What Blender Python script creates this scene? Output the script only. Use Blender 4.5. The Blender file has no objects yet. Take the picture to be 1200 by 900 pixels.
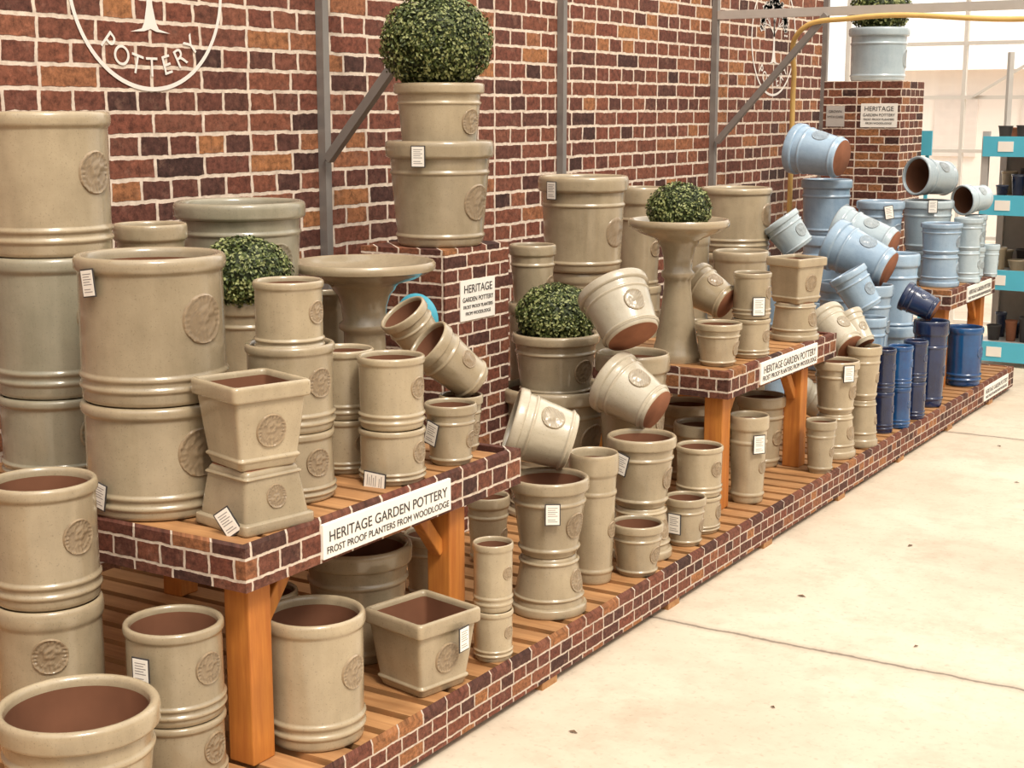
import bpy, math, random
from mathutils import Vector, Matrix, Quaternion
random.seed(7)
sc=bpy.context.scene
col=sc.collection
TAU=math.tau

# ------------------------------------------------------------------ materials
def newmat(name):
    m=bpy.data.materials.new(name); m.use_nodes=True
    nt=m.node_tree; b=nt.nodes['Principled BSDF']
    return m,nt,b
def N(nt,t,**k):
    n=nt.nodes.new(t)
    for a,v in k.items(): setattr(n,a,v)
    return n
def mixc(nt,fac,a,b,mode='MIX'):
    n=nt.nodes.new('ShaderNodeMix'); n.data_type='RGBA'; n.blend_type=mode
    def s(i,v):
        if hasattr(v,'links') or hasattr(v,'is_linked'): nt.links.new(v,n.inputs[i])
        else: n.inputs[i].default_value=(v if i==0 else (*v,1))
    s(0,fac); s(6,a); s(7,b)
    return n.outputs[2]
def ramp(nt,fac,stops,interp='LINEAR'):
    n=nt.nodes.new('ShaderNodeValToRGB'); cr=n.color_ramp; cr.interpolation=interp
    while len(cr.elements)<len(stops): cr.elements.new(.5)
    for e,(p,c) in zip(cr.elements,stops):
        e.position=p; e.color=(*c,1) if len(c)==3 else c
    nt.links.new(fac,n.inputs[0]); return n.outputs[0]
def noise(nt,vec,scale,detail=3,rough=.55):
    n=nt.nodes.new('ShaderNodeTexNoise'); n.inputs['Scale'].default_value=scale
    n.inputs['Detail'].default_value=detail; n.inputs['Roughness'].default_value=rough
    if vec is not None: nt.links.new(vec,n.inputs['Vector'])
    return n
def bump(nt,b,h,strength=.3,dist=.01):
    n=nt.nodes.new('ShaderNodeBump'); n.inputs['Strength'].default_value=strength
    n.inputs['Distance'].default_value=dist
    nt.links.new(h,n.inputs['Height']); nt.links.new(n.outputs[0],b.inputs['Normal'])
def G(v): return (v,v,v)

def simple(name,c,rough=.6,metal=0,var=.12,scale=12,spec=.4):
    m,nt,b=newmat(name)
    tc=N(nt,'ShaderNodeTexCoord')
    n=noise(nt,tc.outputs['Object'],scale,4)
    c2=tuple(max(0,x*(1-var*2)) for x in c); c1=tuple(min(1,x*(1+var)) for x in c)
    o=mixc(nt,n.outputs[0],c1,c2)
    nt.links.new(o,b.inputs['Base Color']); b.inputs['Roughness'].default_value=rough
    b.inputs['Metallic'].default_value=metal; b.inputs['Specular IOR Level'].default_value=spec
    return m

def glaze(name,ca,cb,edge,rough=.22,emb=False):
    m,nt,b=newmat(name)
    tc=N(nt,'ShaderNodeTexCoord'); oi=N(nt,'ShaderNodeObjectInfo')
    add=N(nt,'ShaderNodeVectorMath',operation='ADD')
    nt.links.new(tc.outputs['Object'],add.inputs[0]); nt.links.new(oi.outputs['Location'],add.inputs[1])
    n1=noise(nt,add.outputs[0],6,5,.6)
    mp=N(nt,'ShaderNodeMapping'); mp.inputs['Scale'].default_value=(30,30,4)
    nt.links.new(add.outputs[0],mp.inputs[0])
    n2=noise(nt,mp.outputs[0],1,3)
    f1=ramp(nt,n1.outputs[0],[(.35,G(0)),(.66,G(1))])
    c=mixc(nt,f1,ca,cb)
    f2=ramp(nt,n2.outputs[0],[(.4,G(0)),(.75,G(.3))])
    c=mixc(nt,f2,c,tuple(min(1,x*1.2) for x in ca))
    hv=N(nt,'ShaderNodeHueSaturation')
    mr=N(nt,'ShaderNodeMapRange'); mr.inputs[3].default_value=.84; mr.inputs[4].default_value=1.13
    nt.links.new(oi.outputs['Random'],mr.inputs[0]); nt.links.new(mr.outputs[0],hv.inputs['Value'])
    nt.links.new(c,hv.inputs['Color']); c=hv.outputs[0]
    g=N(nt,'ShaderNodeNewGeometry')
    pe=ramp(nt,g.outputs['Pointiness'],[(.52,G(0)),(.59,G(.55))])
    c=mixc(nt,pe,c,edge)
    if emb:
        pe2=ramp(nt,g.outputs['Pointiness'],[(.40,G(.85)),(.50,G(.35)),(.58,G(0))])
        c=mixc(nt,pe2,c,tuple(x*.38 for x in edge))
    n3=noise(nt,tc.outputs['Object'],260,2)
    sp=ramp(nt,n3.outputs[0],[(.30,G(.4)),(.38,G(0))])
    c=mixc(nt,sp,c,tuple(x*.5 for x in cb))
    nt.links.new(c,b.inputs['Base Color'])
    b.inputs['Roughness'].default_value=rough
    b.inputs['Coat Weight'].default_value=.5; b.inputs['Coat Roughness'].default_value=.10
    n4=noise(nt,tc.outputs['Object'],24,3)
    bump(nt,b,n4.outputs[0],.24,.006)
    return m
EDGE=(.50,.385,.245)
SAGE =glaze('glaze_sage',(.395,.325,.220),(.29,.235,.155),EDGE)
SAGE2=glaze('glaze_celadon',(.335,.31,.232),(.25,.235,.172),(.44,.36,.25))
PALE =glaze('glaze_pale_sage',(.54,.49,.39),(.43,.38,.285),(.52,.42,.30))
LBLUE=glaze('glaze_light_blue',(.33,.455,.59),(.22,.335,.475),(.5,.57,.62))
GBLUE=glaze('glaze_grey_blue',(.45,.54,.59),(.35,.44,.50),(.55,.60,.62))
COB  =glaze('glaze_cobalt',(.012,.028,.09),(.006,.012,.045),(.10,.12,.18),.14)
COB2 =glaze('glaze_bright_cobalt',(.01,.085,.25),(.01,.04,.14),(.10,.18,.3),.14)
EMB ={}
def emb_of(m):
    if m.name not in EMB:
        k=m.name
        base={'glaze_sage':((.35,.265,.17),(.25,.185,.115),(.44,.32,.20)),'glaze_celadon':((.27,.245,.17),(.2,.175,.12),(.38,.3,.19)),
              'glaze_pale_sage':((.42,.36,.26),(.34,.28,.19),(.45,.35,.24)),'glaze_light_blue':((.3,.4,.5),(.22,.3,.4),(.4,.42,.42)),
              'glaze_grey_blue':((.4,.46,.5),(.3,.38,.42),(.45,.46,.45)),'glaze_cobalt':((.03,.05,.13),(.02,.03,.08),(.1,.12,.2)),
              'glaze_bright_cobalt':((.02,.1,.28),(.02,.06,.18),(.1,.16,.28))}[k]
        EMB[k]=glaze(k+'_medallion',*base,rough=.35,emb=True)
    return EMB[m.name]
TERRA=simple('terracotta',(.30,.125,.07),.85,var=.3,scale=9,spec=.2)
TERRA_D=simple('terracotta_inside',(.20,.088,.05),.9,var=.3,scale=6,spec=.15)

def brick(name,bw,rh,mortar,squash=.62,bumpd=.004,dark=1.0,mort=1.0):
    m,nt,b=newmat(name)
    tc=N(nt,'ShaderNodeTexCoord'); sx=N(nt,'ShaderNodeSeparateXYZ'); nt.links.new(tc.outputs['Object'],sx.inputs[0])
    ad=N(nt,'ShaderNodeMath',operation='ADD'); nt.links.new(sx.outputs[0],ad.inputs[0]); nt.links.new(sx.outputs[1],ad.inputs[1])
    cb=N(nt,'ShaderNodeCombineXYZ'); nt.links.new(ad.outputs[0],cb.inputs[0]); nt.links.new(sx.outputs[2],cb.inputs[1])
    nz=noise(nt,cb.outputs[0],1.6/rh,3)
    sb=N(nt,'ShaderNodeVectorMath',operation='SUBTRACT'); nt.links.new(nz.outputs['Color'],sb.inputs[0]); sb.inputs[1].default_value=(.5,.5,.5)
    sl=N(nt,'ShaderNodeVectorMath',operation='SCALE'); nt.links.new(sb.outputs[0],sl.inputs[0]); sl.inputs['Scale'].default_value=rh*.20
    av=N(nt,'ShaderNodeVectorMath',operation='ADD'); nt.links.new(cb.outputs[0],av.inputs[0]); nt.links.new(sl.outputs[0],av.inputs[1])
    bt=N(nt,'ShaderNodeTexBrick'); nt.links.new(av.outputs[0],bt.inputs['Vector'])
    bt.offset=.5; bt.squash=squash; bt.squash_frequency=2
    for k,v in {'Scale':1,'Mortar Size':mortar,'Mortar Smooth':.35,'Bias':0,'Brick Width':bw,'Row Height':rh}.items(): bt.inputs[k].default_value=v
    bt.inputs['Color1'].default_value=(0,0,0,1); bt.inputs['Color2'].default_value=(1,1,1,1); bt.inputs['Mortar'].default_value=(0,0,0,1)
    st=[(0,(.060,.030,.026)),(.16,(.135,.050,.036)),(.30,(.205,.068,.043)),(.42,(.095,.042,.034)),(.56,(.225,.080,.047)),(.70,(.155,.058,.042)),(.84,(.25,.095,.055)),(.96,(.36,.155,.065))]
    c=ramp(nt,bt.outputs['Color'],[(p,tuple(x*dark for x in q)) for p,q in st])
    n1=noise(nt,cb.outputs[0],2.6/rh,5,.75)
    f=ramp(nt,n1.outputs[0],[(.34,G(.42)),(.52,G(.95)),(.68,G(1.5))])
    c=mixc(nt,1.0,c,f,'MULTIPLY')
    n2=noise(nt,cb.outputs[0],1.1/rh,5,.7)
    c=mixc(nt,ramp(nt,n2.outputs[0],[(.56,G(0)),(.74,G(.42))]),c,(.36,.20,.145))
    n6=noise(nt,cb.outputs[0],1.3/rh,4,.7)
    c=mixc(nt,ramp(nt,n6.outputs[0],[(.60,G(0)),(.76,G(.5))]),c,(.05,.03,.028))
    nm=noise(nt,cb.outputs[0],2.2/rh,3)
    mc=mixc(nt,ramp(nt,nm.outputs[0],[(.35,G(0)),(.75,G(1))]),tuple(x*mort for x in (.80,.68,.57)),tuple(x*mort for x in (.52,.42,.34)))
    c=mixc(nt,bt.outputs['Fac'],c,mc)
    nt.links.new(c,b.inputs['Base Color']); b.inputs['Roughness'].default_value=.75; b.inputs['Specular IOR Level'].default_value=.25
    inv=N(nt,'ShaderNodeMath',operation='SUBTRACT'); inv.inputs[0].default_value=1; nt.links.new(bt.outputs['Fac'],inv.inputs[1])
    ml=N(nt,'ShaderNodeMath',operation='ADD'); nt.links.new(inv.outputs[0],ml.inputs[0]); nt.links.new(n1.outputs[0],ml.inputs[1])
    bump(nt,b,ml.outputs[0],.4,bumpd)
    return m
BR_WALL=brick('brick_wall_print',.225,.070,.0074,squash=.58)
BR_PIL =brick('brick_pillar_print',.14,.045,.0042,dark=.85)
BR_FAS =brick('brick_fascia_print',.115,.0475,.0038,dark=.8,mort=.85)
BR_PLAT=brick('brick_platform_print',.10,.036,.0030,dark=.9,mort=.8)

def wood(name,c1,c2,axis):
    m,nt,b=newmat(name)
    tc=N(nt,'ShaderNodeTexCoord'); mp=N(nt,'ShaderNodeMapping')
    s=[40,40,40]; s[axis]=3; mp.inputs['Scale'].default_value=s
    nt.links.new(tc.outputs['Object'],mp.inputs[0])
    n=noise(nt,mp.outputs[0],1,5,.65)
    f=ramp(nt,n.outputs[0],[(.35,G(0)),(.65,G(1))])
    c=mixc(nt,f,c1,c2)
    n2=noise(nt,tc.outputs['Object'],7,2)
    c=mixc(nt,ramp(nt,n2.outputs[0],[(.4,G(0)),(.75,G(.5))]),c,tuple(x*.55 for x in c2))
    n3=N(nt,'ShaderNodeTexWhiteNoise'); n3.noise_dimensions='1D'
    sx=N(nt,'ShaderNodeSeparateXYZ'); nt.links.new(tc.outputs['Object'],sx.inputs[0])
    dv=N(nt,'ShaderNodeMath',operation='DIVIDE'); nt.links.new(sx.outputs[1],dv.inputs[0]); dv.inputs[1].default_value=.098
    fl=N(nt,'ShaderNodeMath',operation='FLOOR'); nt.links.new(dv.outputs[0],fl.inputs[0]); nt.links.new(fl.outputs[0],n3.inputs['W'])
    if axis==0: c=mixc(nt,ramp(nt,n3.outputs[0],[(.2,G(0)),(1,G(.4))]),c,tuple(x*.5 for x in c1))
    nt.links.new(c,b.inputs['Base Color']); b.inputs['Roughness'].default_value=.6
    bump(nt,b,n.outputs[0],.2,.003)
    return m
WOODX=wood('wood_slats',(.54,.285,.12),(.35,.165,.062),0)
WOODZ=wood('wood_posts',(.58,.225,.042),(.42,.135,.025),2)
WHITE=simple('sign_white',(.88,.85,.79),.5,var=.03)
WPAINT=simple('white_paint',(.82,.77,.72),.6,var=.05)
DARK=simple('dark_print',(.05,.045,.045),.6)
GREY=simple('galvanised_steel',(.27,.25,.235),.5,metal=.3,var=.15,scale=8)
ALU=simple('aluminium',(.62,.6,.57),.4,metal=.4,var=.08)
TEAL=simple('teal_label',(.09,.47,.64),.5,var=.05)
YEL=simple('yellow_hose',(.76,.50,.17),.5,var=.1)

def floor_mat():
    m,nt,b=newmat('concrete_floor')
    tc=N(nt,'ShaderNodeTexCoord'); P=tc.outputs['Object']
    n1=noise(nt,P,1.1,6,.62); n2=noise(nt,P,8,6,.65); n3=noise(nt,P,55,3); n5=noise(nt,P,2.6,7,.72)
    c=mixc(nt,ramp(nt,n1.outputs[0],[(.35,G(0)),(.65,G(1))]),(.68,.59,.47),(.56,.465,.36))
    c=mixc(nt,ramp(nt,n2.outputs[0],[(.48,G(0)),(.70,G(.5))]),c,(.46,.37,.28))
    c=mixc(nt,ramp(nt,n5.outputs[0],[(.55,G(0)),(.68,G(.5))]),c,(.43,.345,.255))
    c=mixc(nt,ramp(nt,n3.outputs[0],[(.58,G(0)),(.72,G(.4))]),c,(.32,.25,.18))
    sx=N(nt,'ShaderNodeSeparateXYZ'); nt.links.new(P,sx.inputs[0])
    nj=noise(nt,P,5,5,.65)
    w=N(nt,'ShaderNodeMath',operation='MULTIPLY_ADD'); nt.links.new(nj.outputs[0],w.inputs[0]); w.inputs[1].default_value=.06; nt.links.new(sx.outputs[1],w.inputs[2])
    s=N(nt,'ShaderNodeMath',operation='ADD'); nt.links.new(w.outputs[0],s.inputs[0]); s.inputs[1].default_value=-.79-.03
    md=N(nt,'ShaderNodeMath',operation='PINGPONG'); nt.links.new(s.outputs[0],md.inputs[0]); md.inputs[1].default_value=1.6
    j=ramp(nt,md.outputs[0],[(0,G(.85)),(.0045,G(.75)),(.009,G(.25)),(.035,G(0))])
    c=mixc(nt,j,c,(.13,.10,.075))
    nt.links.new(c,b.inputs['Base Color']); b.inputs['Roughness'].default_value=.6; b.inputs['Specular IOR Level'].default_value=.3
    bump(nt,b,n2.outputs[0],.08,.01)
    return m
FLOOR=floor_mat()
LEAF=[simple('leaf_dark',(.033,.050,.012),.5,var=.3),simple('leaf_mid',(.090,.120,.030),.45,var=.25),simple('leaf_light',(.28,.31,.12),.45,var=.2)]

# ------------------------------------------------------------------ mesh helpers
class MB:
    def __init__(s): s.v=[]; s.f=[]; s.m=[]; s.sm=[]
    def box(s,x0,x1,y0,y1,z0,z1,mat=0):
        b=len(s.v)
        s.v+=[(x0,y0,z0),(x1,y0,z0),(x1,y1,z0),(x0,y1,z0),(x0,y0,z1),(x1,y0,z1),(x1,y1,z1),(x0,y1,z1)]
        for q in ((0,3,2,1),(4,5,6,7),(0,1,5,4),(1,2,6,5),(2,3,7,6),(3,0,4,7)):
            s.f.append(tuple(b+i for i in q)); s.m.append(mat); s.sm.append(False)
    def bar(s,p,q,w,mat=0):
        p=Vector(p);q=Vector(q);d=(q-p).normalized(); a=d.orthogonal().normalized(); c=d.cross(a)
        if abs(d.z)<.95:
            c=Vector((0,0,1)); a=d.cross(c).normalized(); c=a.cross(d)
        b=len(s.v)
        for e in (p,q):
            for i,j in ((-1,-1),(1,-1),(1,1),(-1,1)): s.v.append(tuple(e+a*i*w/2+c*j*w/2))
        for qd in ((0,3,2,1),(4,5,6,7),(0,1,5,4),(1,2,6,5),(2,3,7,6),(3,0,4,7)):
            s.f.append(tuple(b+i for i in qd)); s.m.append(mat); s.sm.append(False)
    def add(s,vs,fs,mat,smooth=True,M=None):
        b=len(s.v)
        s.v+=[tuple(M@Vector(v)) if M else tuple(v) for v in vs]
        for k,f in enumerate(fs):
            s.f.append(tuple(b+i for i in f)); s.m.append(mat if isinstance(mat,int) else mat[k]); s.sm.append(smooth)
    def obj(s,name,mats,parent=None,bevel=0,loc=None,sharp=None):
        me=bpy.data.meshes.new(name); me.from_pydata(s.v,[],s.f)
        for m in mats: me.materials.append(m)
        me.polygons.foreach_set('material_index',s.m); me.polygons.foreach_set('use_smooth',s.sm)
        me.update()
        if sharp: me.set_sharp_from_angle(angle=math.radians(sharp))
        o=bpy.data.objects.new(name,me); col.objects.link(o)
        if parent: o.parent=parent
        if loc: o.location=loc
        if bevel:
            md=o.modifiers.new('bevel','BEVEL'); md.width=bevel; md.segments=2; md.limit_method='ANGLE'
        return o
def empty(name,loc=(0,0,0)):
    e=bpy.data.objects.new(name,None); e.location=loc; e.empty_display_size=.1; col.objects.link(e); return e

def ring(r,z,n,sq):
    if not sq: return [(r*math.cos(TAU*i/n),r*math.sin(TAU*i/n),z) for i in range(n)]
    out=[]
    a=r*.84; c=min(.012,a*.3) if r>1e-4 else 0
    k=n//4
    for q in range(4):
        cx,cy=((1,1),(-1,1),(-1,-1),(1,-1))[q]
        for j in range(5):
            t=TAU/4*(q+j/4)
            out.append((cx*(a-c)+c*math.cos(t),cy*(a-c)+c*math.sin(t),z))
        nx,ny=((-1,1),(-1,-1),(1,-1),(1,1))[q]
        x0,y0=out[-1][:2]
        ex=nx*(a-c)+c*math.cos(TAU/4*(q+1)); ey=ny*(a-c)+c*math.sin(TAU/4*(q+1))
        for j in range(1,k-4):
            t=j/(k-4)
            out.append((x0+(ex-x0)*t,y0+(ey-y0)*t,z))
    return out
def lathe(mb,prof,n=48,sq=False,M=None):
    vs=[];fs=[];ms=[];idx=[]
    for (r,z,m) in prof:
        if r<1e-5: idx.append([len(vs)]); vs.append((0,0,z))
        else:
            p=ring(r,z,n,sq); idx.append(list(range(len(vs),len(vs)+n))); vs+=p
    for k in range(len(prof)-1):
        A,B=idx[k],idx[k+1]; m=prof[k+1][2]
        for i in range(n):
            j=(i+1)%n
            if len(A)==1 and len(B)==1: continue
            if len(A)==1: fs.append((A[0],B[j],B[i]))
            elif len(B)==1: fs.append((A[i],A[j],B[0]))
            else: fs.append((A[i],A[j],B[j],B[i]))
            ms.append(m)
    mb.add(vs,fs,ms,True,M)

def prof_pot(t,h,rt,rb):
    e=min(.0050,rt*.05); hw=min(.0058,.021*h)
    if t=='C': bt=rt*.952; zb=.885; ribs=[.115*h]; ribs.append(ribs[0]+max(.05*h,hw*4.2))
    elif t=='Q': bt=rt*.90; zb=.80; ribs=[.12*h]
    else: bt=rt*.915; zb=.83; ribs=[.10*h,.70*h]
    R=lambda z: rb+(bt-rb)*min(1,z/(zb*h))
    p=[(0,0,1),(rb*.93,0,1),(rb*.985,.005,0),(rb,.012,0)]
    marks=[('r',c) for c in ribs]+[('p',q*h) for q in (.35,.5,.65,.78)]
    marks=[mk for mk in marks if mk[0]=='r' or all(abs(mk[1]-c)>hw*3 for c in ribs)]
    marks=[mk for mk in marks if mk[1]<zb*h-hw*2]
    marks.sort(key=lambda a:a[1])
    for kd,c in marks:
        if kd=='p': p.append((R(c),c,0)); continue
        for dz,de in ((-1.9,0),(-1.4,.05),(-.9,.6),(-.35,1),(.35,1),(.9,.6),(1.4,.05),(1.9,0)): p.append((R(c)+de*e,c+dz*hw,0))
    p+=[(bt*.998,zb*h-.004,0),(bt,zb*h,0),(rt*.975,(zb+.012)*h,0),(rt*.995,(zb+.026)*h,0),(rt,(zb+.04)*h,0),(rt*1.002,.945*h,0),(rt*.997,.972*h,0),(rt*.98,.990*h,0),(rt*.95,h,0),(rt*.915,.999*h,0),(rt*.885,.988*h,0),(rt*.868,.965*h,0),(rt*.862,.93*h,0)]
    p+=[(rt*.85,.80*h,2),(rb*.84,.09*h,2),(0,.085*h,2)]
    return p
def surfR(p,z):
    for a,b in zip(p,p[1:]):
        if a[1]<=z<=b[1] and b[1]>a[1]: return a[0]+(b[0]-a[0])*(z-a[1])/(b[1]-a[1])
    return p[4][0]
def medallion(mb,p,zc,e,n,sq):
    R0=surfR(p,zc)
    slope=(surfR(p,zc+e*.8)-surfR(p,zc-e*.8))/(e*1.6)
    vs=[];id={};fs=[]
    rnd=random.Random(3)
    blobs=[(rnd.uniform(-.42,.42),rnd.uniform(-.02,.5)) for _ in range(16)]
    for i in range(n+1):
        for j in range(n+1):
            u=-1+2*i/n; v=-1+2*j/n
            x=u*math.sqrt(1-v*v/2); y=v*math.sqrt(1-u*u/2); d=math.hypot(x,y)
            hgt=.0012
            if d>.97: hgt=-.001
            elif d>.86: hgt=.0046
            elif d>.66: hgt=.0012+(.0024 if int((math.atan2(y,x)+4)*7)%2 else 0)
            elif d>.6: hgt=.0034
            else:
                if abs(x)<.07 and y<.15: hgt=.004
                if y<-.3 and abs(abs(x)-( -.3-y)*1.2)<.07: hgt=.0035
                for bx,by in blobs:
                    if math.hypot(x-bx,y-by)<.12: hgt=.004
            hgt*=min(1,e/.035)
            if sq: rr=(R0*.84+slope*.84*y*e)+hgt; vs.append((rr,x*e,zc+y*e))
            else:
                rr=R0+slope*y*e+hgt; a=x*e/R0; vs.append((rr*math.cos(a),rr*math.sin(a),zc+y*e))
            id[i,j]=len(vs)-1
    for i in range(n):
        for j in range(n): fs.append((id[i,j],id[i+1,j],id[i+1,j+1],id[i,j+1]))
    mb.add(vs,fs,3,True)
NAMES={'C':'cylindrical_planter','T':'tapered_planter','Q':'square_planter'}
def make_pot(t,h,rt,rb,gl,seg=48,med=True,medn=20,medz=None):
    inv=t.endswith('i'); k=t[0]
    if inv: rt,rb=rb,rt
    p=prof_pot(k,h,rt,rb); sq=(k=='Q')
    mb=MB(); lathe(mb,p,seg,sq)
    if med:
        zc=(medz or {'C':.58,'T':.42,'Q':.45}[k])*h
        e=min(.34*rt,.20*h if k!='C' else .24*h)
        medallion(mb,p,zc,e,medn,sq)
    if inv:
        mb.v=[(x,-y,h-z) for x,y,z in mb.v]
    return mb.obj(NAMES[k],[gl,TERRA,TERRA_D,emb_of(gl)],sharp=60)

def tag_mesh():
    mb=MB()
    mb.box(-.001,.001,-.019,.019,-.027,.027,0)
    mb.box(.001,.0018,-.0165,.0165,-.0245,.0245,1)
    for i,z in enumerate((.017,.012,.007,.002,-.003,-.012,-.017)):
        mb.box(.0018,.0020,-.012,.012-.005*(i%2),z-.0008,z+.0008,2)
    me=mb.obj('tagtmp',[DARK,WHITE,simple('tag_print',(.3,.28,.27))]); d=me.data; bpy.data.objects.remove(me); d.name='price_tag'; return d
TAG=tag_mesh()
def add_tag(o,X,Y,h,rt,rb,off,zf,tilt=0,s=1):
    cam=math.atan2(-Y,-X); az=cam+math.radians(off)-o.rotation_euler.z
    R=max(rt,rb)+.004 if zf>.8 else rb+(rt-rb)*zf+.008
    t=bpy.data.objects.new('price_tag',TAG); col.objects.link(t); t.parent=o
    t.location=(R*math.cos(az),R*math.sin(az),zf*h); t.rotation_euler=(math.radians(tilt),0,az); t.scale=(s,s,s)

# ------------------------------------------------------------------ planter placement (metres; X<0 is towards the wall, Y along it)
G_={'s':SAGE,'c':SAGE2,'p':PALE,'l':LBLUE,'g':GBLUE,'d':COB,'D':COB2}
S=.64; P0=.13
STK=[
('A',-2.92,2.55,S,'s',['C212,151,142,c','C346,155,145,c','C347,159,149']),
('B',-2.45,2.08,P0,'s',['C395,115,110','C260,115,110']),
('C',-2.15,1.88,P0,'s',['T292,157,124']),
('D',-2.48,2.45,S,'s',['C259,170,163','C330,170,164']),
('E',-2.19,2.45,S,'s',['Qi137,87,115','Q192,117,86']),
('F',-2.27,2.68,S,'s',['C166,101,99','C206,106,100','C147,83,79']),
('G',-2.16,2.93,S,'s',['C136,84,80','C180,84,79']),
('H',-2.33,2.96,S,'s',['C139,77,73','C176,77,73']),
('K',-2.14,3.16,S,'s',['T160,70,53']),
('Lx',-2.20,3.30,S,'s',['T153,60,45']),
('M',-2.79,3.11,S,'s',['C161,83,83','T231,94,73']),
('N1',-2.95,2.92,S,'s',['C367,98,93','T241,99,80']),
('N2',-2.97,3.30,S,'c',['C353,152,152','T295,190,162']),
('O',-3.02,3.76,P0,'s',['C400,76,74','C440,76,72']),
('PP',-2.86,4.17,1.10,'s',['T348,182,143','T187,151,124']),
('U1',-2.20,2.195,P0,'s',['C150,104,100','C206,106,102']),
('U2',-2.09,2.525,P0,'s',['C300,118,110']),
('U3',-2.33,3.00,P0,'s',['T305,144,108']),
('U4',-2.06,2.91,P0,'s',['Q201,126,92']),
('U5',-2.01,3.16,P0,'s',['C134,54,50','C181,54,50']),
('U6',-2.45,3.50,P0,'s',['T191,76,60']),
('U7',-2.42,2.74,P0,'s',['T233,80,64']),
('U8',-2.48,3.87,P0,'s',['T218,70,54']),
('V1',-2.08,3.57,P0,'s',['Ti170,80,110','T225,114,82']),
('V3',-2.61,4.52,P0,'s',['Ti145,137,183','T312,198,146','T190,156,123']),
('V4',-2.10,3.87,P0,'s',['T403,76,58']),
('V5',-2.10,4.19,P0,'s',['Ti169,79,104','T227,112,82']),
('V7',-2.02,4.01,P0,'s',['T164,83,60']),
('V8',-2.03,4.38,P0,'s',['T162,70,53']),
('V9',-2.06,4.55,P0,'s',['C127,78,72','C172,81,75']),
('V10',-2.30,4.51,P0,'s',['T240,118,88','T363,129,97']),
('V11',-2.87,5.18,P0,'s',['C376,138,134','C415,136,133','T373,178,148']),
('V12',-2.79,4.66,P0,'s',['C360,89,82','C366,89,82','T212,86,68']),
('V13',-2.98,5.88,P0,'s',['C330,106,103','C328,106,103','T429,108,86']),
('V14',-2.75,5.95,P0,'s',['C440,80,76','C448,76,70']),
('V15',-2.23,4.94,P0,'s',['T291,103,78']),
('V16',-2.07,5.00,P0,'s',['T325,74,58']),
('V17',-2.25,5.56,P0,'s',['T290,98,74']),
('V18',-2.42,5.22,P0,'s',['T300,110,84']),
('W1',-2.17,4.93,S,'s',['T155,86,61']),
('W2',-2.14,5.16,S,'s',['C146,73,69','C171,72,69']),
('W2b',-2.54,5.99,P0,'s',['C420,121,114','C402,121,114']),
('W3',-2.85,6.64,P0,'s',['C373,174,165','C380,172,164','C303,172,162']),
('W4',-2.16,5.66,S,'s',['Ti151,78,99','Q181,105,81']),
('X1',-2.05,5.87,P0,'s',['Ti185,70,91','T220,94,70']),
('X2',-2.02,6.12,P0,'s',['Ti203,58,72','T231,75,57']),
('X3',-2.00,5.57,P0,'s',['T211,62,47']),
('D1',-2.03,6.43,P0,'d',['C185,53,51','C193,54,51']),
('D2',-2.00,6.57,P0,'D',['C187,55,54','C188,57,53']),
('D3',-2.00,6.80,P0,'d',['C177,55,53','C193,57,53']),
('D4',-2.03,7.14,P0,'d',['T420,86,66']),
('D6',-2.04,7.80,P0,'D',['C308,95,88']),
('B1',-2.85,7.88,P0,'l',['T380,118,108','T365,127,108','T301,139,121']),
('B3',-2.50,7.74,S,'l',['T167,114,105','T271,125,98']),
('B4',-2.29,7.38,P0,'l',['T350,116,91','T361,116,91']),
('B6',-2.23,6.84,P0,'l',['T300,97,76','T311,97,76']),
('B7',-2.34,8.05,S,'g',['T163,110,92','T267,137,110']),
('B9',-2.19,7.80,S,'l',['Ti169,89,103','T161,107,89']),
('B10',-2.12,8.06,S,'g',['Ti170,64,75','T173,77,63']),
('B11',-2.14,8.28,S,'g',['T172,60,51','T173,60,51']),
('B12',-2.08,8.39,S,'g',['T178,50,40']),
('B13',-2.16,6.60,P0,'l',['T250,80,62','T240,80,62']),
('B14',-2.60,6.62,P0,'l',['C360,78,74','C360,78,74']),
('B15',-2.52,7.22,P0,'l',['T300,110,88','T270,110,88']),
('PF',-2.87,8.72,1.71,'g',['T305,174,155']),
]
TAGS={('D',1):(-50,.84,8),('D',0):(-50,.22,-12),('E',0):(-30,.22,35),('U1',1):(-38,.62,0),('G',0):(-30,.12,85),('K',0):(-45,.55,-15),
('PP',0):(-22,.86,0),('V1',1):(5,.62,0),('V5',1):(-35,.66,-15),('U4',0):(55,.7,0),('V11',2):(-42,.86,0),('V8',0):(-30,.5,0),('B7',1):(10,.9,0),('X1',1):(30,.8,0),('V16',0):(30,.7,0),('B3',1):(20,.8,10),('W2',1):(20,.3,0)}
MEDOFF={('B',0):-42,('C',0):10,('F',2):5}
MEDZ={('B',0):.76}
rr=random.Random(11)
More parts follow.
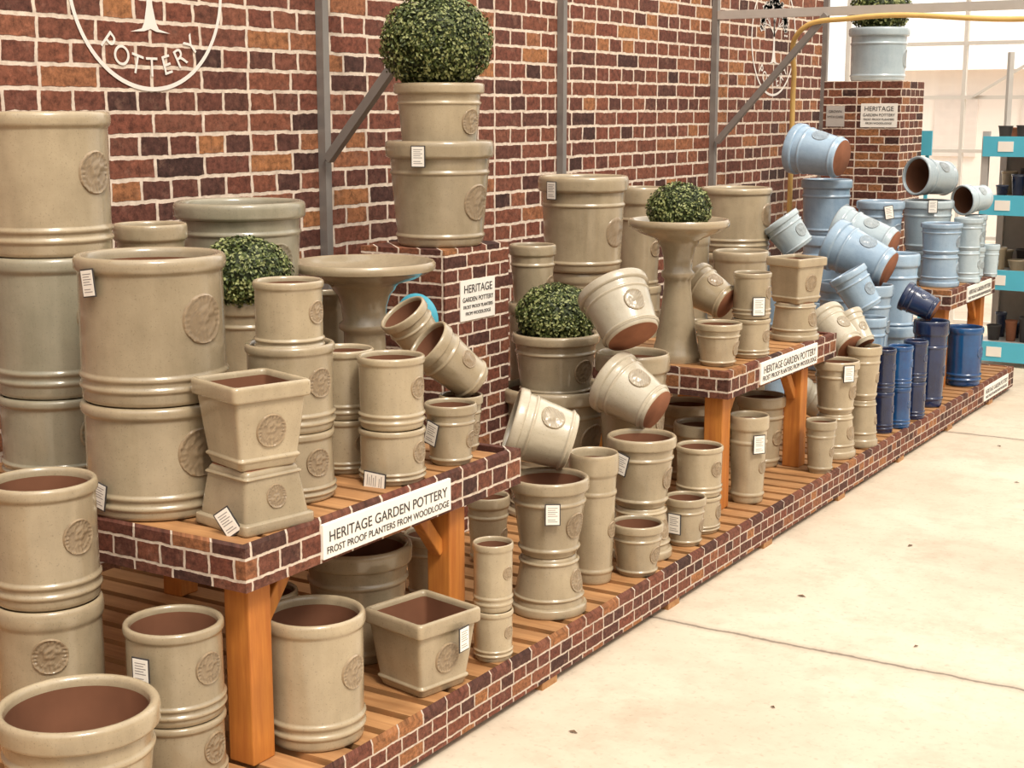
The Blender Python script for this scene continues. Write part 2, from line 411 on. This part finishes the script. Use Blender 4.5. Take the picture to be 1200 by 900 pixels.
for (n,X,Y,zb,gk,ps) in STK:
    z=zb; prev=None
    for i,s in enumerate(ps):
        q=s.split(','); t=q[0].rstrip('0123456789'); h=int(q[0][len(t):])/1000; rt=int(q[1])/1000; rb=int(q[2])/1000
        g=G_[q[3]] if len(q)>3 else G_[gk]
        z0=z
        if prev and not t.endswith('i'):
            ph,prt,prb,pz,pt=prev
            if not pt.endswith('i') and rb<prt*.85: z0=z-min(.03,.12*ph)
        hh=z+h-z0
        near=Y<4.7
        med=(i>=len(ps)-2) or near
        o=make_pot(t,hh,rt,rb,g,64 if near else 48,med,24 if near else 14,MEDZ.get((n,i)))
        o.location=(X,Y,z0)
        mo=MEDOFF.get((n,i),rr.uniform(-14,10))
        o.rotation_euler.z=math.radians(mo) if t[0]!='Q' else math.radians(-12 if i==0 else -18)
        if (n,i) in TAGS:
            a,b,c=TAGS[(n,i)]; add_tag(o,X,Y,hh,rt,rb,a,b,c,1.15 if Y<3.6 else 1.3)
        prev=(hh,rt,rb,z0,t); z=z+h
LEAN=[ # centre, axis (base->rim), length, rim r, base r, glaze
(-2.15,3.64,.63,-.80,-.50,.30,.186,.109,.084,'p'),
(-2.20,4.32,.625,-.92,.05,.42,.201,.112,.077,'p'),
(-2.265,4.36,.89,-.58,.28,.77,.193,.124,.093,'p'),
(-2.30,5.14,.87,-.90,.09,.42,.163,.090,.064,'s'),
(-2.22,3.28,.88,-.43,-.63,.65,.182,.074,.057,'s'),
(-2.45,3.45,.92,-.29,-.51,.81,.161,.073,.056,'s'),
(-2.15,6.13,.61,-.76,.34,.56,.197,.092,.066,'p'),
(-2.08,6.18,.62,-.60,.21,.78,.156,.062,.048,'p'),
(-2.35,6.45,.23,-.68,-.52,.52,.199,.078,.067,'p'),
(-2.85,7.72,1.32,-.98,.12,.17,.289,.137,.103,'l'),
(-2.33,6.93,.86,-.93,.01,.37,.313,.128,.095,'l'),
(-2.40,7.20,.93,-.93,.01,.30,.30,.115,.09,'g'),
(-2.21,6.56,.74,-.51,-.13,.85,.192,.090,.072,'l'),
(-2.60,6.70,.97,-.57,-.18,.81,.169,.097,.077,'g'),
(-2.34,8.09,1.19,-.48,-.87,.09,.234,.105,.087,'g'),
(-2.16,8.28,1.07,-.45,-.89,-.06,.180,.083,.064,'g'),
(-2.09,7.13,.63,-.91,-.07,.40,.167,.074,.058,'d'),
]
for (x,y,z,ax,ay,az,L,r1,r2,g) in LEAN:
    o=make_pot('T',L,r1,r2,G_[g],48,True,16)
    a=Vector((ax,ay,az)).normalized()
    o.rotation_mode='QUATERNION'
    side=Vector((.6,-.45,.65)); xx=(side-a*side.dot(a)).normalized(); yy=a.cross(xx)
    M=Matrix((xx,yy,a)).transposed()
    o.rotation_quaternion=M.to_quaternion(); o.location=Vector((x,y,z))-a*L/2

def birdbath(x,y,zb,h,R,rw,gl):
    mb=MB(); z1=h-.078
    p=[(0,0,1),(rw*1.18,0,1),(rw*1.22,.012,0),(rw*1.22,.03,0),(rw*1.12,.04,0),(rw*1.1,.055,0),(rw*1.02,.07,0),
       (rw*.98,.10,0),(rw*.78,z1*.45,0),(rw*.66,z1-.17,0),(rw*.66,z1-.14,0),(rw*.80,z1-.13,0),(rw*.80,z1-.115,0),(rw*.68,z1-.105,0),(rw*.72,z1-.06,0),(rw*.84,z1-.025,0),(rw*.98,z1-.01,0),(rw*1.02,z1,0)]
    b=[(R*.50,z1+.010,0),(R*.75,z1+.026,0),(R*.90,z1+.042,0),(R*.955,z1+.050,0),(R*.99,z1+.052,0),(R,z1+.060,0),(R*.997,z1+.071,0),(R*.97,z1+.078,0),(R*.94,z1+.076,0),(R*.89,z1+.064,0),(R*.6,z1+.038,0),(0,z1+.028,0)]
    lathe(mb,p+b,64)
    o=mb.obj('birdbath',[gl,TERRA],sharp=60); o.location=(x,y,zb)
birdbath(-2.79,3.65,P0,.963,.222,.098,SAGE)
birdbath(-2.34,4.94,S,.519,.184,.075,SAGE)

def ball(x,y,z,r,rz,nl,seed,s):
    R=random.Random(seed); mb=MB()
    n=24; prof=[(r*.88*math.sin(math.pi*i/12),-rz*.88*math.cos(math.pi*i/12),0) for i in range(13)]
    prof[0]=(0,prof[0][1],0); prof[-1]=(0,prof[-1][1],0)
    lathe(mb,prof,n)
    for k in range(nl):
        zz=R.uniform(-1,1); t=R.uniform(0,TAU); q=math.sqrt(1-zz*zz)
        d=Vector((q*math.cos(t),q*math.sin(t),zz))
        lump=1+.03*math.sin(7*d.x+seed)*math.cos(8*d.y+5*d.z)
        f=R.uniform(.90,1.03)*lump
        if R.random()<.03: f*=1.04
        c=Vector((d.x*r*f,d.y*r*f,d.z*rz*f))
        nrm=(d+Vector((R.uniform(-1,1),R.uniform(-1,1),R.uniform(-.5,1)))*.75).normalized()
        a=nrm.orthogonal().normalized(); a.rotate(Quaternion(nrm,R.uniform(0,TAU))); b=nrm.cross(a)
        L=s*R.uniform(.7,1.3); w=L*.6
        vs=[c-a*L*.5,c+b*w*.5+nrm*L*.08,c+a*L*.5,c-b*w*.5+nrm*L*.08]
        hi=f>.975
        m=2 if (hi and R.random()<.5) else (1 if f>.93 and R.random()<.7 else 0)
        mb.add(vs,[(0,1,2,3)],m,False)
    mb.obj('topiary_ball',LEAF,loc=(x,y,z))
ball(-2.865,4.165,1.765,.182,.160,11000,1,.0135)
ball(-2.79,3.11,1.10,.130,.105,5500,2,.012)
ball(-2.61,4.52,.835,.140,.112,6500,3,.0125)
ball(-2.34,4.94,1.195,.115,.095,4500,4,.012)
ball(-2.87,8.72,2.12,.172,.15,3000,5,.02)

# ------------------------------------------------------------------ display staging
Y0,Y1=-1.0,8.47; XF=-1.94; XB=-3.44
mb=MB()
y=Y0
while y<Y1-.02:
    mb.box(XB,XF-.02,y,y+.070,.112,.13,0); y+=.098
for x in (-3.40,-2.95,-2.5,-2.06): mb.box(x,x+.05,Y0,Y1,.03,.112,0)
mb.box(XF-.02,XF,Y0,Y1,.022,.134,1); mb.box(XB,XF,Y1,Y1+.02,.022,.134,1); mb.box(XB,XF,Y0-.02,Y0,.022,.134,1)
for i in range(12):
    yy=-.6+.78*i
    mb.box(XF-.12,XF-.002,yy,yy+.08,0,.022,0); mb.box(-3.4,-3.28,yy,yy+.07,0,.03,0)
mb.obj('slatted_platform',[WOODX,BR_PLAT])

def text(t,parent,loc,rot,size,mat,name='lettering'):
    cu=bpy.data.curves.new(name,'FONT'); cu.body=t; cu.size=size; cu.align_x='CENTER'; cu.extrude=.0004; cu.materials.append(mat)
    o=bpy.data.objects.new(name,cu); col.objects.link(o); o.parent=parent; o.location=loc; o.rotation_euler=rot; return o
def shelf(ya,yb,xb,sy0,sy1,legs):
    root=empty('display_table',(0,0,0))
    mb=MB(); zt=S
    y=ya+.025
    while y<yb-.07:
        mb.box(xb,-2.085,y,y+.07,zt-.022,zt,0); y+=.086
    mb.box(xb+.02,-2.10,ya+.03,ya+.06,zt-.09,zt-.022,0); mb.box(xb+.02,-2.10,yb-.06,yb-.03,zt-.09,zt-.022,0)
    mb.box(xb+.02,-2.10,(ya+yb)/2,(ya+yb)/2+.04,zt-.09,zt-.022,0)
    mb.obj('slats',[WOODX],root)
    mb=MB(); a,b=zt-.094,zt+.004
    mb.box(-2.085,-2.06,ya,yb,a,b,0); mb.box(xb,-2.085,ya,ya+.022,a,b,0); mb.box(xb,-2.085,yb-.022,yb,a,b,0)
    mb.obj('fascia',[BR_FAS],root)
    mb=MB()
    for yl in legs:
        for xl in (-2.13,xb+.06):
            mb.box(xl-.036,xl+.036,yl-.036,yl+.036,P0,zt-.022,0)
    yl=legs[0]; mb.bar((-2.135,yl+.03,zt-.22),(-2.135,yl+.17,zt-.05),.035,0)
    yl=legs[-1]; mb.bar((-2.135,yl-.03,zt-.22),(-2.135,yl-.17,zt-.05),.035,0)
    mb.obj('legs',[WOODZ],root,bevel=.004)
    mb=MB(); mb.box(-2.062,-2.052,sy0,sy1,zt-.086,zt-.004,0); mb.obj('sign_board',[WHITE],root,bevel=.002)
    w=sy1-sy0
    for txt,zz,sz in (('HERITAGE GARDEN POTTERY',zt-.047,w*.069),('FROST PROOF PLANTERS FROM WOODLODGE',zt-.074,w*.045)):
        text(txt,root,(-2.0512,(sy0+sy1)/2,zz),(math.pi/2,0,math.pi/2),sz,DARK)
shelf(2.27,3.38,-3.15,2.52,3.03,(2.35,3.12))
shelf(4.78,5.88,-2.66,5.06,5.64,(4.85,5.62))
shelf(7.56,8.45,-2.66,7.86,8.34,(7.64,8.34))
r_=empty('platform_sign'); mb=MB(); mb.box(XF+.001,XF+.006,7.85,8.35,.04,.115,0); mb.obj('sign_board',[WHITE],r_)
text('HERITAGE GARDEN POTTERY',r_,(XF+.0065,8.1,.075),(math.pi/2,0,math.pi/2),.034,DARK); text('FROST PROOF PLANTERS FROM WOODLODGE',r_,(XF+.0065,8.1,.05),(math.pi/2,0,math.pi/2),.021,DARK)

def pillar(x0,x1,y0,y1,z0,z1):
    mb=MB(); mb.box(x0,x1,y0,y1,z0,z1,0); return mb.obj('brick_pillar',[BR_PIL])
pillar(-3.06,-2.72,3.99,4.38,P0,1.10)
pillar(-3.12,-2.66,8.52,8.95,0,1.71)
def notice(loc,rot,w,h,lines,bg=WHITE,fg=DARK,name='wall_notice'):
    root=empty(name,loc); root.rotation_euler=rot
    mb=MB(); mb.box(-w/2,w/2,-h/2,h/2,0,.004,0); mb.obj('board',[bg],root)
    for t,yy,sz in lines: text(t,root,(0,yy,.005),(0,0,0),sz,fg)
RX=(math.pi/2,0,math.pi/2); RY=(math.pi/2,0,0)
LN=[('HERITAGE',.025,.038),('GARDEN POTTERY',-.005,.022),('FROST PROOF PLANTERS',-.028,.016),('FROM WOODLODGE',-.05,.016)]
notice((-2.7195,4.18,.925),RX,.21,.135,LN)
notice((-2.785,8.5195,1.515),RY,.215,.135,LN)
notice((-3.045,8.5195,1.51),RY,.11,.12,[('GROWN',.02,.02),('WITH CARE',-.01,.018)],ALU)
mb=MB(); lathe(mb,[(0,0,0),(.085,0,0),(.085,.004,0),(0,.004,0)],40)
tn=mb.obj('round_teal_notice',[TEAL]); tn.location=(-2.83,3.988,.87); tn.rotation_euler=(math.pi/2,0,0)

# ------------------------------------------------------------------ room
W=3.5; YE=9.49; YG=11.0
mb=MB(); mb.box(-W-.1,-W,-3,YE,0,3.5,0); mb.obj('wall_back',[BR_WALL])
PW=simple('light_block_tone',(.50,.41,.32),.8,var=.08,scale=3)  # mid-tone for the two added light-blocking walls
mb=MB(); mb.box(4.8,4.9,-3,YG-1.5,0,3.0,0); mb.obj('light_block_right',[PW])  # unseen wall, added to block horizon light and reflect in the glaze
mb=MB(); mb.box(-W,4.8,-3.1,-3,0,3.0,0); mb.obj('light_block_front',[PW])  # unseen, added behind the camera to cut low light under the tables
mb=MB(); mb.v=[(-14,-4,0),(14,-4,0),(14,34,0),(-14,34,0)]; mb.f=[(0,1,2,3)]; mb.m=[0]; mb.sm=[False]; mb.obj('floor',[FLOOR])
def white_logo(yc,zc,R):
    root=empty('wall_logo',(-W+.003,yc,zc)); root.rotation_euler=RX
    mb=MB()
    def ringm(r0,r1,n=96):
        vs=[];fs=[]
        for i in range(n):
            a=TAU*i/n
            vs+=[(r0*math.cos(a),r0*math.sin(a),0),(r1*math.cos(a),r1*math.sin(a),0)]
        for i in range(n):
            j=(i+1)%n; fs.append((2*i,2*i+1,2*j+1,2*j))
        mb.add(vs,fs,0,False)
    ringm(R*.958,R*.998)
    for a,b in (((0,.35,.05),(0,-.2,.075)),((0,-.2,.075),(0,-.36,.15)),((0,-.36,.15),(0,-.42,.22))):
        mb.add([((b[0]-b[2]/2)*R,b[1]*R,0),((b[0]+b[2]/2)*R,b[1]*R,0),((a[0]+a[2]/2)*R,a[1]*R,0),((a[0]-a[2]/2)*R,a[1]*R,0)],[(0,1,2,3)],0,False)
    for sg in (1,-1):
        mb.add([(0,-.42*R,0),(sg*.11*R,-.42*R,0),(sg*.26*R,-.455*R,0),(sg*.08*R,-.445*R,0)],[(0,1,2,3)] if sg<0 else [(3,2,1,0)],0,False)
    rn=random.Random(5)
    def branch(p,a,L,w,d):
        q=(p[0]+math.cos(a)*L,p[1]+math.sin(a)*L); nx,ny=-math.sin(a)*w/2,math.cos(a)*w/2
        mb.add([(p[0]-nx,p[1]-ny,0),(q[0]-nx*.6,q[1]-ny*.6,0),(q[0]+nx*.6,q[1]+ny*.6,0),(p[0]+nx,p[1]+ny,0)],[(0,1,2,3)],0,False)
        if d==0:
            for _ in range(5):
                u,v=q[0]+rn.uniform(-.04,.04)*R*2,q[1]+rn.uniform(-.04,.04)*R*2; s=.02*R*2
                mb.add([(u-s,v,0),(u,v-s*.6,0),(u+s,v,0),(u,v+s*.6,0)],[(0,1,2,3)],0,False)
            return
        for k in (-.55,0,.5): branch(q,a+k+rn.uniform(-.15,.15),L*.72,w*.6,d-1)
    branch((0,.0*R),math.pi/2,R*.22,R*.06,3)
    for sg in (1,-1): branch((0,.05*R),math.pi/2+sg*.95,R*.22,R*.04,3)
    mb.obj('emblem',[WPAINT],root)
    for i,ch in enumerate('POTTERY'):
        phi=math.radians(-44+i*88/6); rb=R*.86
        text(ch,root,(rb*math.sin(phi),-rb*math.cos(phi),0),(0,0,phi),R*.26,WPAINT,'letter')
k=W/3.2
white_logo(3.20*k,1.55+.355*k,.305*k)
white_logo(7.92*k,1.55+.39*k,.32*k)

mb=MB()
for yy in (.8,2.38,3.965,5.555,7.107,8.69):
    yy*=k; mb.box(-W+.001,-W+.034,yy-.017,yy+.017,.135 if yy<8.5 else 0,3.5,0)
mb.obj('steel_posts',[GREY])
mb=MB()
for yy in (3.965,7.107):
    mb.bar((-W+.05,yy*k-.02,1.37),(-2.84,yy*k-.02,2.04),.032,0)
mb.obj('steel_braces',[GREY])
mb=MB()
for yy in (3.965,7.107): mb.box(-W+.035,4.7,yy*k-.02,yy*k+.02,2.035,2.08,0)
mb.obj('steel_cross_beams',[ALU])
cu=bpy.data.curves.new('hose','CURVE'); cu.dimensions='3D'; cu.bevel_depth=.014; cu.bevel_resolution=3; cu.materials.append(YEL)
yh=7.107*k-.045
sp=cu.splines.new('BEZIER'); pts=[(3.5,yh,2.0),(1.5,yh,2.01),(.2,yh,1.99),(-.9,yh,2.015),(-1.8,yh,1.985),(-2.7,yh,2.015),(-3.0,yh+.04,1.95),(-3.06,7.88,1.72),(-3.08,7.93,1.35),(-3.08,7.93,.95)]
sp.bezier_points.add(len(pts)-1)
for b,p in zip(sp.bezier_points,pts): b.co=p; b.handle_left_type=b.handle_right_type='AUTO'
o=bpy.data.objects.new('yellow_hose',cu); col.objects.link(o)

gm,nt,b=newmat('greenhouse_glass')
out=nt.nodes['Material Output']; tr=N(nt,'ShaderNodeBsdfTransparent'); gl=N(nt,'ShaderNodeBsdfGlossy'); gl.inputs['Roughness'].default_value=.05
mx=N(nt,'ShaderNodeMixShader'); mx.inputs[0].default_value=.06; nt.links.new(tr.outputs[0],mx.inputs[1]); nt.links.new(gl.outputs[0],mx.inputs[2]); nt.links.new(mx.outputs[0],out.inputs[0])
FR=simple('window_frame',(.70,.66,.61),.5,metal=.1,var=.06)
root=empty('window_1')
mb=MB()
x=-W
while x<6.1:
    mb.box(x-.013,x+.013,YG-.02,YG+.02,0,3.3,0); x+=.52
for z in (.0,.62,1.24,1.62,2.0,2.6,3.26): mb.box(-W,6.0,YG-.018,YG+.018,z,z+.026,0)
for yy in (10.0,10.5): mb.box(-W-.015,-W+.015,yy-.015,yy+.015,0,3.3,0)
for z in (.0,.9,1.62,2.4,3.26): mb.box(-W-.015,-W+.015,YE+.05,YG,z,z+.03,0)
mb.bar((-2.9,YG-.03,1.64),(-1.34,YG-.03,2.6),.018,0); mb.bar((-1.34,YG-.03,1.26),(-2.38,YG-.03,2.0),.018,0)
mb.obj('frame',[FR],root)
mb=MB(); mb.box(-W,6.0,YG+.002,YG+.006,.03,3.26,0); mb.box(-W-.003,-W+.001,YE+.05,YG,.03,3.26,0); mb.obj('panes',[gm],root)

SH=simple('pale_shed',(.95,.88,.84),.8,var=.04,scale=2); SHR=simple('shed_roof',(.80,.73,.70),.8,var=.05)
for (xx,yy,w,h) in ((-5.6,18,3.0,2.0),(-1.2,24,4.5,2.5)):
    mb=MB(); mb.box(xx,xx+w,yy,yy+2.5,0,h,0)
    b0=len(mb.v); mb.v+=[(xx-.2,yy-.2,h),(xx+w+.2,yy-.2,h),(xx+w+.2,yy+2.7,h),(xx-.2,yy+2.7,h),(xx-.2,yy+1.25,h+.7),(xx+w+.2,yy+1.25,h+.7)]
    for q in ((0,1,5,4),(2,3,4,5),(0,4,3),(1,2,5),(0,3,2,1)): mb.f.append(tuple(b0+i for i in q)); mb.m.append(1); mb.sm.append(False)
    for kk in range(3):
        mb.box(xx+.4+kk*w/3,xx+.4+kk*w/3+.5,yy-.03,yy,1.0,1.7,1)
    mb.obj('garden_shed',[SH,SHR])

root=empty('retail_rack')
xa,xb_,ya,yb=-2.36,-.9,9.25,9.75
labels=(.09,.53,.98,1.33)
mb=MB()
for xx in (xa,xb_):
    for yy in (ya,yb-.04): mb.box(xx-.02,xx+.02,yy,yy+.04,0,1.42,0)
mb.bar((xa,yb,.1),(xa,yb,1.9),.03,0)
mb.obj('uprights',[ALU],root)
mb=MB()
for z in labels: mb.box(xa,xb_,ya,yb,z+.03,z+.05,0)
mb.box(xa,xb_,yb-.01,yb,.1,1.40,1)
mb.obj('shelves',[ALU,simple('rack_back',(.30,.28,.26))],root)
mb=MB()
for z in labels: mb.box(xa-.01,xb_+.01,ya-.02,ya-.005,z-.06,z+.06,0)
mb.box(-2.75,-2.68,ya-.02,ya-.005,1.27,1.42,0); mb.box(-2.72,-2.70,ya-.005,ya+.015,0,1.42,0)
mb.obj('shelf_edge_labels',[TEAL],root)
mb=MB()
for z in labels:
    x=xa+.08
    while x<xb_-.1:
        mb.box(x,x+.09,ya-.023,ya-.0195,z-.03,z+.03,0); x+=.36
mb.obj('label_cards',[WHITE],root)
mb=MB(); rn=random.Random(9)
for li,z in enumerate(labels):
    for row in (.14,.3):
        x=xa+.08
        while x<xb_-.08:
            r=rn.uniform(.03,.055); h=rn.uniform(.06,.2) if li<3 else rn.uniform(.05,.1)
            M=Matrix.Translation((x,ya+row,z+.05)); m=rn.choice((0,0,1,2,3,3))
            lathe(mb,[(0,0,m),(r*.8,0,m),(r,h*.75,m),(r*1.08,h*.76,m),(r*1.08,h*.84,m),(r*.95,h*.84,m),(r*.9,h*.7,m),(0,h*.68,m)],16,False,M)
            x+=r*2+.02
mb.obj('small_pots_stock',[DARK,TERRA,COB,SAGE],root)

mb=MB(); rn=random.Random(21)
for _ in range(34):
    x=rn.uniform(-1.8,.6); y=rn.uniform(2.6,8); s=rn.uniform(.005,.018); a=rn.uniform(0,TAU)
    c,sn=math.cos(a),math.sin(a)
    mb.add([(x+s*c,y+s*sn,.002),(x-s*.4*sn,y+s*.4*c,.006),(x-s*c,y-s*sn,.002),(x+s*.4*sn,y-s*.4*c,.004)],[(0,1,2,3)],0,False)
mb.obj('fallen_leaf_litter',[simple('dry_leaf',(.16,.10,.06),.8)])

# ------------------------------------------------------------------ light
w=bpy.data.worlds.new('bright_sky'); sc.world=w; w.use_nodes=True; nt=w.node_tree
bg=nt.nodes['Background']
tc=N(nt,'ShaderNodeTexCoord'); sx=N(nt,'ShaderNodeSeparateXYZ'); nt.links.new(tc.outputs['Generated'],sx.inputs[0])
c=ramp(nt,sx.outputs[2],[(0,(.36,.33,.29)),(.22,(.50,.465,.415)),(.6,(.93,.875,.80)),(1,(1.0,.955,.89))])
def lobe(d,power,colr,cin):
    dp=N(nt,'ShaderNodeVectorMath',operation='DOT_PRODUCT'); nt.links.new(tc.outputs['Generated'],dp.inputs[0]); dp.inputs[1].default_value=Vector(d).normalized()
    mx_=N(nt,'ShaderNodeMath',operation='MAXIMUM'); nt.links.new(dp.outputs['Value'],mx_.inputs[0]); mx_.inputs[1].default_value=0
    pw=N(nt,'ShaderNodeMath',operation='POWER'); nt.links.new(mx_.outputs[0],pw.inputs[0]); pw.inputs[1].default_value=power
    vm=N(nt,'ShaderNodeVectorMath',operation='SCALE'); vm.inputs[0].default_value=colr; nt.links.new(pw.outputs[0],vm.inputs['Scale'])
    ad=N(nt,'ShaderNodeVectorMath',operation='ADD'); nt.links.new(cin,ad.inputs[0]); nt.links.new(vm.outputs[0],ad.inputs[1]); return ad.outputs[0]
c=lobe((-.1,1,.12),5,(.88,.83,.76),c)       # bright open end of the greenhouse
c=lobe((.58,-.34,.95),22,(3.2,2.9,2.5),c)  # haze around the sun
nt.links.new(c,bg.inputs[0]); bg.inputs[1].default_value=1.42
su=bpy.data.lights.new('sun','SUN'); su.energy=2.3; su.angle=math.radians(13); su.color=(1,.90,.76)
so=bpy.data.objects.new('sun',su); col.objects.link(so)
so.rotation_euler=Vector((-.58,.34,-.95)).to_track_quat('-Z','Y').to_euler()

# ------------------------------------------------------------------ camera
cd=bpy.data.cameras.new('camera'); cd.sensor_width=36; cd.lens=52.5; cd.clip_end=200
co=bpy.data.objects.new('camera',cd); col.objects.link(co); co.location=(0,0,1.55)
co.rotation_euler=Vector((-.5255*.9835,.8508*.9835,-.181)).to_track_quat('-Z','Y').to_euler()
sc.camera=co
sc.view_settings.view_transform='Standard'; sc.view_settings.look='None'
sc.view_settings.exposure=.06
